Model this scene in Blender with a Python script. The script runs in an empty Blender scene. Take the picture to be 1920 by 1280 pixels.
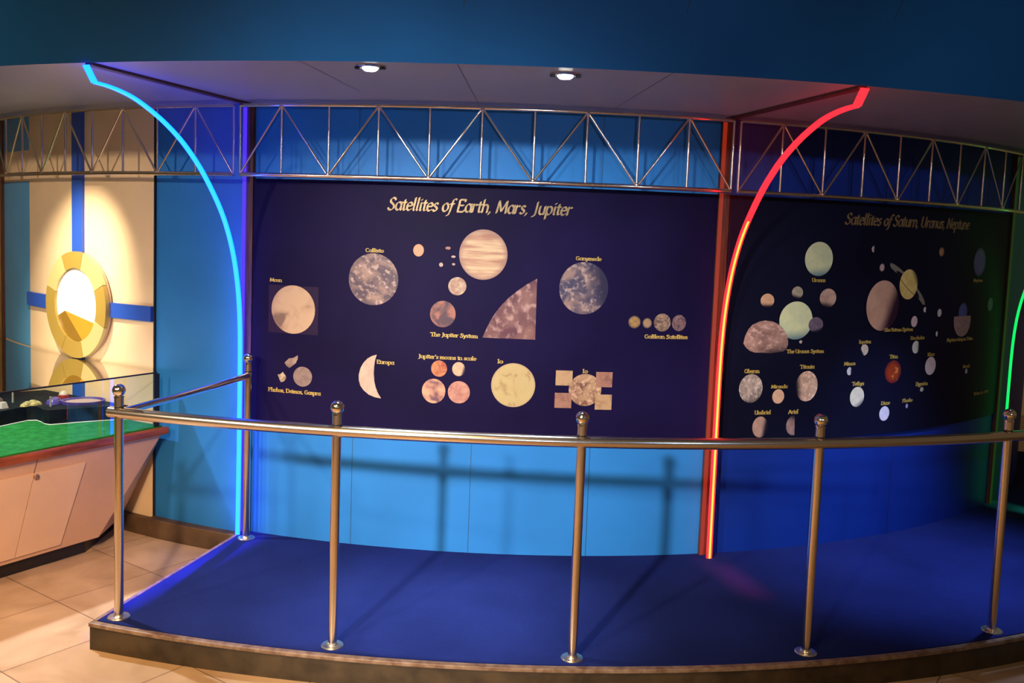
import bpy, bmesh, math, random
from math import sin, cos, pi, sqrt, atan2, radians
from mathutils import Vector, Matrix
random.seed(7)
SC = bpy.context.scene
COL = SC.collection

# ---------------------------------------------------------------- camera
cam = bpy.data.cameras.new('camera'); cam_o = bpy.data.objects.new('camera', cam); COL.objects.link(cam_o)
YAW, PITCH, ROLL = -0.0223, -0.086, 0.0367
cam.sensor_fit = 'HORIZONTAL'; cam.sensor_width = 36.0
cam.lens = 1731.3239 / 1920 * 36.0
cam.shift_x = 12.9439 / 1920; cam.shift_y = -52.0304 / 1920
cam.clip_start = 0.05; cam.clip_end = 100
fwd = Vector((sin(YAW) * cos(PITCH), cos(YAW) * cos(PITCH), sin(PITCH)))
right0 = Vector((cos(YAW), -sin(YAW), 0)); up0 = right0.cross(fwd)
rgt = right0 * cos(ROLL) + up0 * sin(ROLL); up = -right0 * sin(ROLL) + up0 * cos(ROLL)
CAM_M = Matrix((rgt, up, -fwd)).transposed().to_4x4()
CAM_M.translation = Vector((0.17, -9.4034, 1.8183))
cam_o.matrix_world = CAM_M
SC.camera = cam_o

# ---------------------------------------------------------------- world, exposure, room lights
SC.view_settings.view_transform = 'Standard'; SC.view_settings.look = 'None'
SC.view_settings.exposure = 0.0; SC.view_settings.gamma = 1.0
SC.view_settings.use_curve_mapping = False
W = bpy.data.worlds.new('hall_ambient'); SC.world = W; W.use_nodes = True
W.node_tree.nodes['Background'].inputs[0].default_value = (0.34, 0.215, 0.105, 1)
W.node_tree.nodes['Background'].inputs[1].default_value = 0.25

def P3(t, R, z): return Vector((R * sin(t), -R * cos(t), z))

def spot(name, loc, target, energy, color, angle, blend=0.6, size=0.05):
    l = bpy.data.lights.new(name, 'SPOT'); l.energy = energy; l.color = color
    l.spot_size = radians(angle); l.spot_blend = blend; l.shadow_soft_size = size
    o = bpy.data.objects.new(name, l); COL.objects.link(o); o.location = loc
    o.rotation_euler = (Vector(target) - Vector(loc)).to_track_quat('-Z', 'Y').to_euler()
    return o

# hall spotlights high behind the visitor, throwing the rail's shadow on the wall, plus added fill lamps
spot('hall_spot_and_fill', (-2.35, -12.1, 3.44), P3(0.02, 4.7, 0.86), 3500, (1.0, 0.88, 0.78), 27, 1.0, 0.13)
spot('hall_spot_and_fill', (-3.9, -11.5, 3.44), P3(0.0, 4.7, 0.85), 1400, (1.0, 0.84, 0.68), 27, 1.0, 0.13)
spot('hall_spot_and_fill', (-4.3, -9.2, 3.44), (-2.6, -4.2, 0.9), 520, (1.0, 0.72, 0.48), 62, 0.9, 0.10)
spot('hall_spot_and_fill', (0.9, -13.2, 2.0), P3(-0.03, 4.7, 2.15), 420, (0.55, 0.72, 1.0), 24, 1.0, 0.12)  # added low fill that lifts the upper wall, not a known fixture
spot('hall_spot_and_fill', (3.6, -11.2, 3.3), P3(0.30, 6.0, 2.75), 170, (0.38, 0.60, 1.0), 60, 1.0, 0.1)  # cool fill added to tint the fascia and the right bay
spot('hall_spot_and_fill', (-0.7, -10.2, 3.44), (-2.25, -4.9, 0.35), 900, (1.0, 0.72, 0.50), 26, 1.0, 0.10)  # extra lamp added to brighten the cabinet front
spot('hall_spot_and_fill', (2.6, -12.4, 3.44), P3(0.385, 4.7, 1.55), 420, (1.0, 0.94, 0.90), 20, 1.0, 0.09)
# warm lamps over the visitors' aisle
spot('aisle_lamp', (-0.9, -8.6, 3.5), (-1.5, -7.2, 0), 800, (1.0, 0.52, 0.14), 100, 1.0, 0.3)
spot('aisle_lamp', (2.2, -9.6, 3.5), (2.2, -9.2, 0), 350, (1.0, 0.62, 0.28), 100, 1.0, 0.3)
# downlights recessed in the soffit (two in view, the others above the neighbouring bays)
spot('soffit_downlight', P3(-0.0854, 5.67, 2.43), P3(-0.035, 5.45, 0.12), 215, (0.90, 0.95, 1.0), 46, 1.0, 0.03)
spot('soffit_downlight', P3(0.0518, 5.62, 2.43), P3(-0.01, 5.4, 0.12), 130, (0.84, 0.92, 1.0), 46, 1.0, 0.03)
spot('soffit_downlight', P3(0.50, 5.62, 2.43), P3(0.49, 5.05, 0.12), 300, (0.48, 0.60, 1.0), 60, 1.0, 0.03)
spot('soffit_downlight', P3(-0.50, 5.55, 2.43), P3(-0.575, 4.66, 1.42), 300, (1.0, 0.80, 0.54), 50, 1.0, 0.03)
spot('soffit_downlight', P3(-0.57, 5.6, 2.43), P3(-0.42, 5.9, 0.0), 300, (0.92, 0.95, 1.0), 84, 0.6, 0.03)

# ---------------------------------------------------------------- materials
def new_mat(name):
    m = bpy.data.materials.new(name); m.use_nodes = True
    return m, m.node_tree.nodes, m.node_tree.links, m.node_tree.nodes['Principled BSDF']

def pmat(name, color, rough=0.5, metal=0.0, spec=0.5, var=0.0, scale=8.0, bump=0.0, bscale=60.0, color2=None, coat=0.0, stretch=None):
    m, N, L, b = new_mat(name)
    b.inputs['Roughness'].default_value = rough; b.inputs['Metallic'].default_value = metal
    b.inputs['Specular IOR Level'].default_value = spec
    if coat: b.inputs['Coat Weight'].default_value = coat; b.inputs['Coat Roughness'].default_value = 0.08
    b.inputs['Base Color'].default_value = (*color, 1)
    tc = N.new('ShaderNodeTexCoord')
    src = tc.outputs['Object']
    if stretch:
        mp = N.new('ShaderNodeMapping'); mp.inputs['Scale'].default_value = stretch
        L.new(src, mp.inputs[0]); src = mp.outputs[0]
    if var or color2:
        n = N.new('ShaderNodeTexNoise'); n.inputs['Scale'].default_value = scale; n.inputs['Detail'].default_value = 6
        L.new(src, n.inputs['Vector'])
        r = N.new('ShaderNodeValToRGB')
        c2 = color2 or tuple(min(1, c * (1 + var)) for c in color)
        c1 = color if color2 else tuple(c * (1 - var) for c in color)
        r.color_ramp.elements[0].position = 0.35; r.color_ramp.elements[1].position = 0.65
        r.color_ramp.elements[0].color = (*c1, 1); r.color_ramp.elements[1].color = (*c2, 1)
        L.new(n.outputs[0], r.inputs[0]); L.new(r.outputs[0], b.inputs['Base Color'])
    if bump:
        n2 = N.new('ShaderNodeTexNoise'); n2.inputs['Scale'].default_value = bscale; n2.inputs['Detail'].default_value = 3
        L.new(src, n2.inputs['Vector'])
        bp = N.new('ShaderNodeBump'); bp.inputs['Strength'].default_value = bump; bp.inputs['Distance'].default_value = 0.01
        L.new(n2.outputs[0], bp.inputs['Height']); L.new(bp.outputs[0], b.inputs['Normal'])
    return m

def emat(name, color, strength):
    m, N, L, b = new_mat(name)
    b.inputs['Base Color'].default_value = (0.02, 0.02, 0.02, 1)
    b.inputs['Emission Color'].default_value = (*color, 1); b.inputs['Emission Strength'].default_value = strength
    return m

def sheet_mat(name, tint, glow, gs):
    """edge-lit acrylic: mostly clear, a faint glow inside, a little gloss"""
    m = bpy.data.materials.new(name); m.use_nodes = True; N = m.node_tree.nodes; L = m.node_tree.links
    N.remove(N['Principled BSDF']); out = N['Material Output']
    t = N.new('ShaderNodeBsdfTransparent'); t.inputs[0].default_value = (*tint, 1)
    g = N.new('ShaderNodeBsdfGlossy'); g.inputs['Roughness'].default_value = 0.05
    mix = N.new('ShaderNodeMixShader'); mix.inputs[0].default_value = 0.03
    e = N.new('ShaderNodeEmission'); e.inputs[0].default_value = (*glow, 1); e.inputs[1].default_value = gs
    add = N.new('ShaderNodeAddShader')
    L.new(t.outputs[0], mix.inputs[1]); L.new(g.outputs[0], mix.inputs[2])
    L.new(mix.outputs[0], add.inputs[0]); L.new(e.outputs[0], add.inputs[1]); L.new(add.outputs[0], out.inputs[0])
    return m

def glass_mat(name, tint=(0.9, 0.96, 0.93), refl_ior=1.5):
    m = bpy.data.materials.new(name); m.use_nodes = True; N = m.node_tree.nodes; L = m.node_tree.links
    N.remove(N['Principled BSDF']); out = N['Material Output']
    t = N.new('ShaderNodeBsdfTransparent'); t.inputs[0].default_value = (*tint, 1)
    g = N.new('ShaderNodeBsdfGlossy'); g.inputs['Roughness'].default_value = 0.012
    f = N.new('ShaderNodeFresnel'); f.inputs[0].default_value = refl_ior
    mix = N.new('ShaderNodeMixShader')
    L.new(f.outputs[0], mix.inputs[0]); L.new(t.outputs[0], mix.inputs[1]); L.new(g.outputs[0], mix.inputs[2])
    L.new(mix.outputs[0], out.inputs[0])
    return m

M = {}
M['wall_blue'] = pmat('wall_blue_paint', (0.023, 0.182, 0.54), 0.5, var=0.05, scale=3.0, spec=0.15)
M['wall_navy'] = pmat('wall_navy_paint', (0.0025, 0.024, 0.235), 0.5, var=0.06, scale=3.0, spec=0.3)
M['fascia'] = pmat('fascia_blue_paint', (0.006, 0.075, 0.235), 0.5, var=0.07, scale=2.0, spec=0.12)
M['soffit'] = pmat('soffit_white_paint', (0.36, 0.38, 0.49), 0.38, var=0.03, scale=3.0, spec=0.4)
M['groove'] = pmat('dark_joint', (0.012, 0.012, 0.016), 0.7)
M['seam'] = pmat('wall_seam', (0.012, 0.085, 0.21), 0.6)
M['hall_ceiling'] = pmat('hall_ceiling_paint', (0.12, 0.12, 0.13), 0.8)
M['cream'] = pmat('cream_laminate', (0.76, 0.60, 0.40), 0.16, var=0.03, scale=5, spec=0.5)
M['teal'] = pmat('teal_laminate', (0.08, 0.33, 0.68), 0.22, var=0.04, scale=5)
M['stripe_blue'] = pmat('royal_blue_laminate', (0.022, 0.085, 0.50), 0.3)
M['gold_dark'] = pmat('ochre_laminate', (0.32, 0.235, 0.055), 0.3)
M['gold_light'] = pmat('pale_yellow_laminate', (0.50, 0.42, 0.19), 0.3)
M['pie_white'] = pmat('ivory_laminate', (0.93, 0.90, 0.80), 0.3)
M['pie_orange'] = pmat('amber_laminate', (0.52, 0.27, 0.03), 0.3)
M['pie_brown'] = pmat('brown_gold_laminate', (0.22, 0.13, 0.02), 0.3)
M['ring_edge'] = pmat('ring_side', (0.42, 0.30, 0.22), 0.4)
M['wood_batten'] = pmat('dark_red_wood', (0.085, 0.028, 0.014), 0.45, var=0.35, scale=6, stretch=(12, 12, 1.2))
M['plinth'] = pmat('worn_brown_wood', (0.085, 0.052, 0.030), 0.55, var=0.4, scale=7, bump=0.2, bscale=20)
M['riser'] = pmat('dark_olive_wood', (0.040, 0.028, 0.014), 0.55, var=0.45, scale=9, bump=0.2, bscale=30)
M['nosing'] = pmat('scuffed_nosing', (0.13, 0.075, 0.045), 0.5, color2=(0.25, 0.18, 0.13), scale=30)
M['steel'] = pmat('brushed_stainless', (0.80, 0.74, 0.66), 0.20, 1.0, var=0.03, scale=200)
M['chrome'] = pmat('polished_steel', (0.86, 0.84, 0.80), 0.07, 1.0)
M['truss'] = pmat('polished_truss_steel', (0.82, 0.76, 0.68), 0.14, 1.0)
M['flange'] = pmat('satin_flange', (0.80, 0.75, 0.66), 0.28, 1.0)
M['black'] = pmat('black_plastic', (0.010, 0.010, 0.012), 0.35)
M['poster'] = pmat('navy_poster_print', (0.0075, 0.005, 0.036), 0.48, var=0.25, scale=1.2, spec=0.05)
M['poster2'] = pmat('black_poster_print', (0.005, 0.006, 0.022), 0.45, var=0.25, scale=1.2, spec=0.08)
M['gold_letter'] = pmat('gold_lettering', (0.25, 0.175, 0.082), 0.42, 0.25, var=0.25, scale=40)
M['yellow_letter'] = pmat('yellow_caption', (0.50, 0.36, 0.085), 0.5)
M['pink_cab'] = pmat('pinkish_cream_laminate', (0.62, 0.40, 0.28), 0.34, var=0.05, scale=4)
M['cab_door'] = pmat('door_laminate', (0.74, 0.52, 0.37), 0.34, var=0.04, scale=4)
M['trim_wood'] = pmat('varnished_red_wood', (0.25, 0.060, 0.018), 0.3, var=0.4, scale=5, stretch=(1, 1, 6), coat=0.1)
M['turf'] = pmat('bright_green_flock', (0.010, 0.125, 0.022), 0.95, color2=(0.020, 0.195, 0.04), scale=25, bump=0.6, bscale=140, spec=0.1)
M['terrain'] = pmat('dark_green_black_model', (0.0045, 0.0080, 0.0080), 0.6, spec=0.1, var=0.5, scale=14, bump=0.2, bscale=30)
M['white_edge'] = pmat('white_piping', (0.75, 0.78, 0.72), 0.5)
M['purple'] = pmat('purple_plastic', (0.06, 0.04, 0.24), 0.35, var=0.3, scale=20)
M['tan_floor'] = pmat('tan_model_floor', (0.40, 0.27, 0.23), 0.6)
M['red_toy'] = pmat('red_plastic', (0.28, 0.03, 0.03), 0.35)
M['pale_toy'] = pmat('pale_model_plastic', (0.45, 0.42, 0.38), 0.4)
M['straw'] = pmat('straw_mound', (0.30, 0.24, 0.08), 0.8, var=0.4, scale=60)
M['grey_post'] = pmat('grey_model_post', (0.28, 0.30, 0.27), 0.5)
M['glass'] = glass_mat('case_glass')

def carpet_mat():
    m, N, L, b = new_mat('navy_carpet')
    tc = N.new('ShaderNodeTexCoord')
    n = N.new('ShaderNodeTexNoise'); n.inputs['Scale'].default_value = 2.2; n.inputs['Detail'].default_value = 5
    n2 = N.new('ShaderNodeTexNoise'); n2.inputs['Scale'].default_value = 220; n2.inputs['Detail'].default_value = 2
    L.new(tc.outputs['Object'], n.inputs['Vector']); L.new(tc.outputs['Object'], n2.inputs['Vector'])
    r = N.new('ShaderNodeValToRGB'); r.color_ramp.elements[0].position = .3; r.color_ramp.elements[1].position = .7
    r.color_ramp.elements[0].color = (0.0062, 0.0138, 0.100, 1); r.color_ramp.elements[1].color = (0.0105, 0.022, 0.148, 1)
    L.new(n.outputs[0], r.inputs[0])
    mx = N.new('ShaderNodeMixRGB'); mx.blend_type = 'MULTIPLY'; mx.inputs[0].default_value = 0.55
    r2 = N.new('ShaderNodeValToRGB'); r2.color_ramp.elements[0].position = .3; r2.color_ramp.elements[1].position = .75
    r2.color_ramp.elements[0].color = (.55, .55, .55, 1); r2.color_ramp.elements[1].color = (1.25, 1.25, 1.25, 1)
    L.new(n2.outputs[0], r2.inputs[0]); L.new(r.outputs[0], mx.inputs[1]); L.new(r2.outputs[0], mx.inputs[2])
    L.new(mx.outputs[0], b.inputs['Base Color'])
    b.inputs['Roughness'].default_value = 0.95; b.inputs['Specular IOR Level'].default_value = 0.1
    bp = N.new('ShaderNodeBump'); bp.inputs['Strength'].default_value = 0.5; bp.inputs['Distance'].default_value = 0.004
    L.new(n2.outputs[0], bp.inputs['Height']); L.new(bp.outputs[0], b.inputs['Normal'])
    return m
M['carpet'] = carpet_mat()

def floor_mat():
    m, N, L, b = new_mat('marble_tiles')
    tc = N.new('ShaderNodeTexCoord')
    mp = N.new('ShaderNodeMapping'); mp.vector_type = 'POINT'
    mp.inputs['Rotation'].default_value = (0, 0, radians(-56)); mp.inputs['Location'].default_value = (0.400, 0.236, 0)
    L.new(tc.outputs['Object'], mp.inputs[0])
    bk = N.new('ShaderNodeTexBrick'); bk.inputs['Scale'].default_value = 1.0
    bk.inputs['Brick Width'].default_value = 0.503; bk.inputs['Row Height'].default_value = 0.503
    bk.offset = 0.0; bk.inputs['Mortar Size'].default_value = 0.0035; bk.inputs['Mortar Smooth'].default_value = 0.4
    bk.inputs['Color1'].default_value = (0.50, 0.37, 0.245, 1); bk.inputs['Color2'].default_value = (0.60, 0.47, 0.34, 1)
    bk.inputs['Mortar'].default_value = (0.22, 0.15, 0.10, 1)
    L.new(mp.outputs[0], bk.inputs['Vector'])
    n = N.new('ShaderNodeTexNoise'); n.inputs['Scale'].default_value = 3.2; n.inputs['Detail'].default_value = 7; n.inputs['Distortion'].default_value = 1.2
    L.new(tc.outputs['Object'], n.inputs['Vector'])
    r = N.new('ShaderNodeValToRGB'); r.color_ramp.elements[0].position = .32; r.color_ramp.elements[1].position = .68
    r.color_ramp.elements[0].color = (.78, .72, .66, 1); r.color_ramp.elements[1].color = (1.08, 1.06, 1.04, 1)
    L.new(n.outputs[0], r.inputs[0])
    mx = N.new('ShaderNodeMixRGB'); mx.blend_type = 'MULTIPLY'; mx.inputs[0].default_value = 1
    L.new(bk.outputs[0], mx.inputs[1]); L.new(r.outputs[0], mx.inputs[2]); L.new(mx.outputs[0], b.inputs['Base Color'])
    b.inputs['Roughness'].default_value = 0.30; b.inputs['Specular IOR Level'].default_value = 0.4
    return m
M['floor'] = floor_mat()

# ---------------------------------------------------------------- object helpers
def empty(name, loc, label=None, cat=None, group=None):
    o = bpy.data.objects.new(name, None); COL.objects.link(o); o.location = loc
    o.empty_display_size = 0.1
    tag(o, label, cat, group); return o

def tag(o, label=None, cat=None, group=None, kind=None):
    if label: o['label'] = label
    if cat: o['category'] = cat
    if group: o['group'] = group
    if kind: o['kind'] = kind
    return o

def wloc(o):
    v = Vector((0, 0, 0))
    while o: v += o.location; o = o.parent
    return v

def build(name, verts, faces, mat, parent=None, label=None, smooth=False, uvs=None, bevel=0.0, kind=None, angle=40):
    """one mesh object; vertices are given in world coordinates"""
    org = wloc(parent) if parent else Vector((0, 0, 0))
    me = bpy.data.meshes.new(name)
    me.from_pydata([tuple(Vector(v) - org) for v in verts], [], faces)
    bm = bmesh.new(); bm.from_mesh(me)
    bmesh.ops.recalc_face_normals(bm, faces=bm.faces[:])
    bm.to_mesh(me); bm.free(); me.update()
    if uvs:
        lay = me.uv_layers.new(name='disc')
        for lp in me.loops: lay.data[lp.index].uv = uvs[lp.vertex_index]
    me.materials.append(mat)
    if smooth:
        for p in me.polygons: p.use_smooth = True
        try: me.set_sharp_from_angle(angle=radians(angle))
        except Exception: pass
    o = bpy.data.objects.new(name, me); COL.objects.link(o)
    if parent: o.parent = parent
    if bevel:
        md = o.modifiers.new('bevel', 'BEVEL'); md.width = bevel; md.segments = 2; md.limit_method = 'ANGLE'
    if label: o['label'] = label
    if kind: o['kind'] = kind
    return o

class MB:
    def __init__(s): s.v = []; s.f = []
    def add(s, v, f):
        b = len(s.v); s.v += [tuple(x) for x in v]; s.f += [tuple(i + b for i in q) for q in f]; return s
    def box(s, c, ax, ay, az):
        c, ax, ay, az = map(Vector, (c, ax, ay, az))
        v = [c + i * ax + j * ay + k * az for k in (-1, 1) for j in (-1, 1) for i in (-1, 1)]
        return s.add(v, [(0, 2, 3, 1), (4, 5, 7, 6), (0, 1, 5, 4), (2, 6, 7, 3), (0, 4, 6, 2), (1, 3, 7, 5)])
    def tube(s, pts, r, n=14, caps=True):
        pts = [Vector(p) for p in pts]; rings = []
        for i, p in enumerate(pts):
            d = (pts[min(i + 1, len(pts) - 1)] - pts[max(i - 1, 0)]).normalized()
            u = d.cross(Vector((0, 0, 1)) if abs(d.z) < .9 else Vector((1, 0, 0))).normalized(); w = d.cross(u)
            rr = r[i] if isinstance(r, (list, tuple)) else r
            rings.append([p + rr * (cos(2 * pi * k / n) * u + sin(2 * pi * k / n) * w) for k in range(n)])
        v = [q for rg in rings for q in rg]; f = []
        for i in range(len(pts) - 1):
            for k in range(n):
                a = i * n + k; b2 = i * n + (k + 1) % n; f.append((a, b2, b2 + n, a + n))
        if caps: f += [tuple(range(n)), tuple(range((len(pts) - 1) * n, len(pts) * n))]
        return s.add(v, f)
    def lathe(s, c, prof, n=24, axis=(0, 0, 1)):
        """prof: (radius, height along axis)"""
        c = Vector(c); a = Vector(axis).normalized()
        u = a.cross(Vector((0, 1, 0)) if abs(a.y) < .9 else Vector((1, 0, 0))).normalized(); w = a.cross(u)
        v = []; f = []
        for r, h in prof:
            v += [c + a * h + r * (cos(2 * pi * k / n) * u + sin(2 * pi * k / n) * w) for k in range(n)]
        for i in range(len(prof) - 1):
            for k in range(n):
                p = i * n + k; q = i * n + (k + 1) % n; f.append((p, q, q + n, p + n))
        f += [tuple(range(n)), tuple(range((len(prof) - 1) * n, len(prof) * n))]
        return s.add(v, f)
    def prism(s, poly, z0, z1, poly2=None):
        n = len(poly); p2 = poly2 or poly
        v = [(x, y, z0) for x, y in poly] + [(x, y, z1) for x, y in p2]
        return s.add(v, [tuple(range(n)), tuple(range(n, 2 * n))] + [(i, (i + 1) % n, (i + 1) % n + n, i + n) for i in range(n)])
    def shell(s, t0, t1, R0, R1, z0, z1, n=24):
        """solid curved block between two radii"""
        v = []; f = []
        for i in range(n + 1):
            t = t0 + (t1 - t0) * i / n
            v += [P3(t, R0, z0), P3(t, R1, z0), P3(t, R1, z1), P3(t, R0, z1)]
        for i in range(n):
            a = 4 * i
            for k in range(4): f.append((a + k, a + (k + 1) % 4, a + 4 + (k + 1) % 4, a + 4 + k))
        f += [(0, 1, 2, 3), (4 * n, 4 * n + 1, 4 * n + 2, 4 * n + 3)]
        return s.add(v, f)
    def radial(s, t, prof, half):
        """plate standing in the radial plane at angle t, outline prof = (R, z)"""
        nrm = Vector((cos(t), sin(t), 0)) * half; n = len(prof)
        v = [P3(t, R, z) - nrm for R, z in prof] + [P3(t, R, z) + nrm for R, z in prof]
        return s.add(v, [tuple(range(n)), tuple(range(n, 2 * n))] + [(i, (i + 1) % n, (i + 1) % n + n, i + n) for i in range(n)])
    def make(s, name, mat, parent=None, **k): return build(name, s.v, s.f, mat, parent, **k)

RW, RT, RP, RS, RE = 4.616, 4.741, 5.8115, 5.807, 5.906
HP = 0.1213            # platform height
ZS = 2.464             # soffit height
FINS = (-0.8498, -0.2949, 0.2600, 0.8149)

# ---------------------------------------------------------------- setting
def st(o): o['kind'] = 'structure'; return o
st(MB().add([(-8, -15, 0), (8, -15, 0), (8, 1, 0), (-8, 1, 0)], [(0, 1, 2, 3)]).make('floor', M['floor']))
# curved core wall: one stretch per paint
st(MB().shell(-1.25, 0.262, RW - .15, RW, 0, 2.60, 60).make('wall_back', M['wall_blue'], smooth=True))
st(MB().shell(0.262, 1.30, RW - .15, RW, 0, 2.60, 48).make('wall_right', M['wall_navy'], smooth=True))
st(MB().shell(-0.724, -0.436, RW, RW + .012, 0.0, 2.46, 24).make('wall_left', M['cream'], smooth=True))
st(MB().shell(-0.842, -0.724, RW, RW + .012, 0.972, 2.045, 8).make('trim_1', M['teal'], smooth=True))
st(MB().shell(-0.842, -0.724, RW, RW + .012, 2.245, 2.46, 8).make('trim_2', M['teal'], smooth=True))
st(MB().shell(-0.842, -0.724, RW, RW + .010, 2.045, 2.245, 8).shell(-0.842, -0.724, RW, RW + .010, 0.0, 0.972, 8).make('trim_3', M['cream'], smooth=True))
st(MB().shell(-1.1, -0.8575, RW, RW + .010, 0.0, 2.46, 8).make('trim_0', pmat('ochre_brown_laminate', (.34, .21, .06), .3, var=.3, scale=9), smooth=True))
# soffit over the bays, fascia flaring up from its edge, hall ceiling
bm = MB(); n = 90; T0, T1 = -1.25, 1.30
v = []; f = []
for i in range(n + 1):
    t = T0 + (T1 - T0) * i / n; v += [P3(t, RW - .1, ZS), P3(t, RS, ZS), P3(t, RS, ZS + .1), P3(t, RW - .1, ZS + .1)]
for i in range(n):
    a = 4 * i
    for k in range(4): f.append((a + k, a + (k + 1) % 4, a + 4 + (k + 1) % 4, a + 4 + k))
f += [(0, 1, 2, 3), (4 * n, 4 * n + 1, 4 * n + 2, 4 * n + 3)]
st(bm.add(v, f).make('ceiling', M['soffit'], smooth=True))
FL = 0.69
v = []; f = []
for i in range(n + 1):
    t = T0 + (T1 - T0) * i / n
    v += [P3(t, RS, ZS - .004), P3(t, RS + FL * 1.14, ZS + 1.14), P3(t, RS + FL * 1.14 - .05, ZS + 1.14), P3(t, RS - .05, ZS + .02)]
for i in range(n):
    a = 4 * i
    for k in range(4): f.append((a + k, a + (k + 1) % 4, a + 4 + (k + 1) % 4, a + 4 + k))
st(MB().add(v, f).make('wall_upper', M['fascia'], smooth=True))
# thin panel joints
def joint(name, mat, mb): return st(mb.make(name, mat))
tn = 4
for t in (-0.2707, -0.1547, -0.0165, 0.122, 0.26, 0.398):
    d = 0.0013 / RS
    q = [P3(t - d, RS + .002, ZS + .0005), P3(t + d, RS + .002, ZS + .0005), P3(t + d, RS + FL * 1.0 + .002, ZS + 1.0), P3(t - d, RS + FL * 1.0 + .002, ZS + 1.0)]
    joint('trim_%d' % tn, M['groove'], MB().add(q, [(0, 1, 2, 3)])); tn += 1
for t, rr0, rr1 in ((-0.0225, RT, RS), (-0.130, RT + .3, RS), (0.122, RT, RS), (0.40, RT, RS)):
    d = 0.0011 / 5.2
    q = [P3(t - d, rr0, ZS - .001), P3(t + d, rr0, ZS - .001), P3(t + d, rr1, ZS - .001), P3(t - d, rr1, ZS - .001)]
    joint('trim_%d' % tn, M['groove'], MB().add(q, [(0, 1, 2, 3)])); tn += 1
for t in (-0.1588, -0.0195, 0.1166, 0.405, 0.54):
    mm = M['seam'] if t < .26 else pmat('navy_seam', (0.003, 0.016, 0.11), 0.6)
    joint('trim_%d' % tn, mm, MB().shell(t - .00035, t + .00035, RW, RW + .0015, HP, 0.735, 1).shell(t - .00035, t + .00035, RW, RW + .0015, 2.066, 2.46, 1)); tn += 1
# battens on the wall and on the soffit where the light fins are fixed
for t in FINS:
    w = 0.031 / RW
    st(MB().shell(t - w, t + w, RW, RW + .022, 0.0 if t < -.4 else HP * .9, 2.46, 3).make('trim_%d' % tn, M['wood_batten'])); tn += 1
    w2 = 0.020
    nr = Vector((cos(t), sin(t), 0)) * w2
    a, b2 = P3(t, RW + .02, ZS - .006), P3(t, RS - .02, ZS - .006)
    c = (a + b2) / 2
    st(MB().box(c, (b2 - a) / 2, nr, (0, 0, .006)).make('trim_%d' % tn, M['wood_batten'])); tn += 1
st(MB().shell(-1.0, -0.436, RW + .012, RW + .055, 0, 0.10, 20).make('baseboard_left', M['plinth']))
st(MB().shell(-0.436, -0.303, RW, RW + .060, 0, 0.110, 8).make('baseboard_back', M['plinth'], bevel=.006))
# dark edge of the cream panel
joint('trim_%d' % tn, M['groove'], MB().shell(-0.4362, -0.4345, RW, RW + .014, 0.1, 2.46, 1)); tn += 1

# ---------------------------------------------------------------- carpeted platform
def edge_t(R): return -0.300 + (R - 4.62) / (RE - 4.62) * 0.0213
def ring_poly(t_in, R0, R1, t_out=None, nn=56, tr=1.25, inset=0.0):
    out = []
    tl0, tl1 = edge_t(R0) + inset / R0, edge_t(R1) + inset / R1
    for i in range(nn + 1): out.append(P3(tl0 + (tr - tl0) * i / nn, R0, 0).xy[:])
    for i in range(nn + 1): out.append(P3(tr + (tl1 - tr) * i / nn, R1, 0).xy[:])
    return out
plat = empty('platform', P3(0.2, 5.3, 0), 'low curved platform covered in navy carpet below the two moon posters', 'platform')
def slab(name, R0, R1, z0, z1, mat, inset=0.0, bevel=0.0):
    nn = 64; v = []; f = []
    tr = 1.25; tl0, tl1 = edge_t(R0) + inset / R0, edge_t(R1) + inset / R1
    for i in range(nn + 1):
        a, b = tl0 + (tr - tl0) * i / nn, tl1 + (tr - tl1) * i / nn
        v += [P3(a, R0, z0), P3(b, R1, z0), P3(b, R1, z1), P3(a, R0, z1)]
    for i in range(nn):
        q = 4 * i
        for k in range(4): f.append((q + k, q + (k + 1) % 4, q + 4 + (k + 1) % 4, q + 4 + k))
    f += [(0, 1, 2, 3), (4 * nn, 4 * nn + 1, 4 * nn + 2, 4 * nn + 3)]
    return build(name, v, f, mat, plat, bevel=bevel)
slab('riser', RW + .001, RE - .012, 0.0, HP - .018, M['riser'])
slab('carpet', RW + .0005, RE - .034, HP - .026, HP, M['carpet'], inset=0.022)
slab('nosing', RE - .030, RE, HP - .018, HP, M['nosing'], bevel=.004)
a0, a1 = P3(edge_t(RW + .06) , RW + .06, 0), P3(edge_t(RE - .034), RE - .034, 0)
dd = (a1 - a0).normalized(); nn_ = Vector((-dd.y, dd.x, 0)); nn_ = nn_ if nn_.x > 0 else -nn_
cc = (a0 + a1) / 2 + nn_ * .010; cc.z = HP - .0145
MB().box(cc, (a1 - a0) / 2, nn_ * .010, (0, 0, .0145)).make('side_nosing', M['nosing'], plat, bevel=.003)

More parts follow.
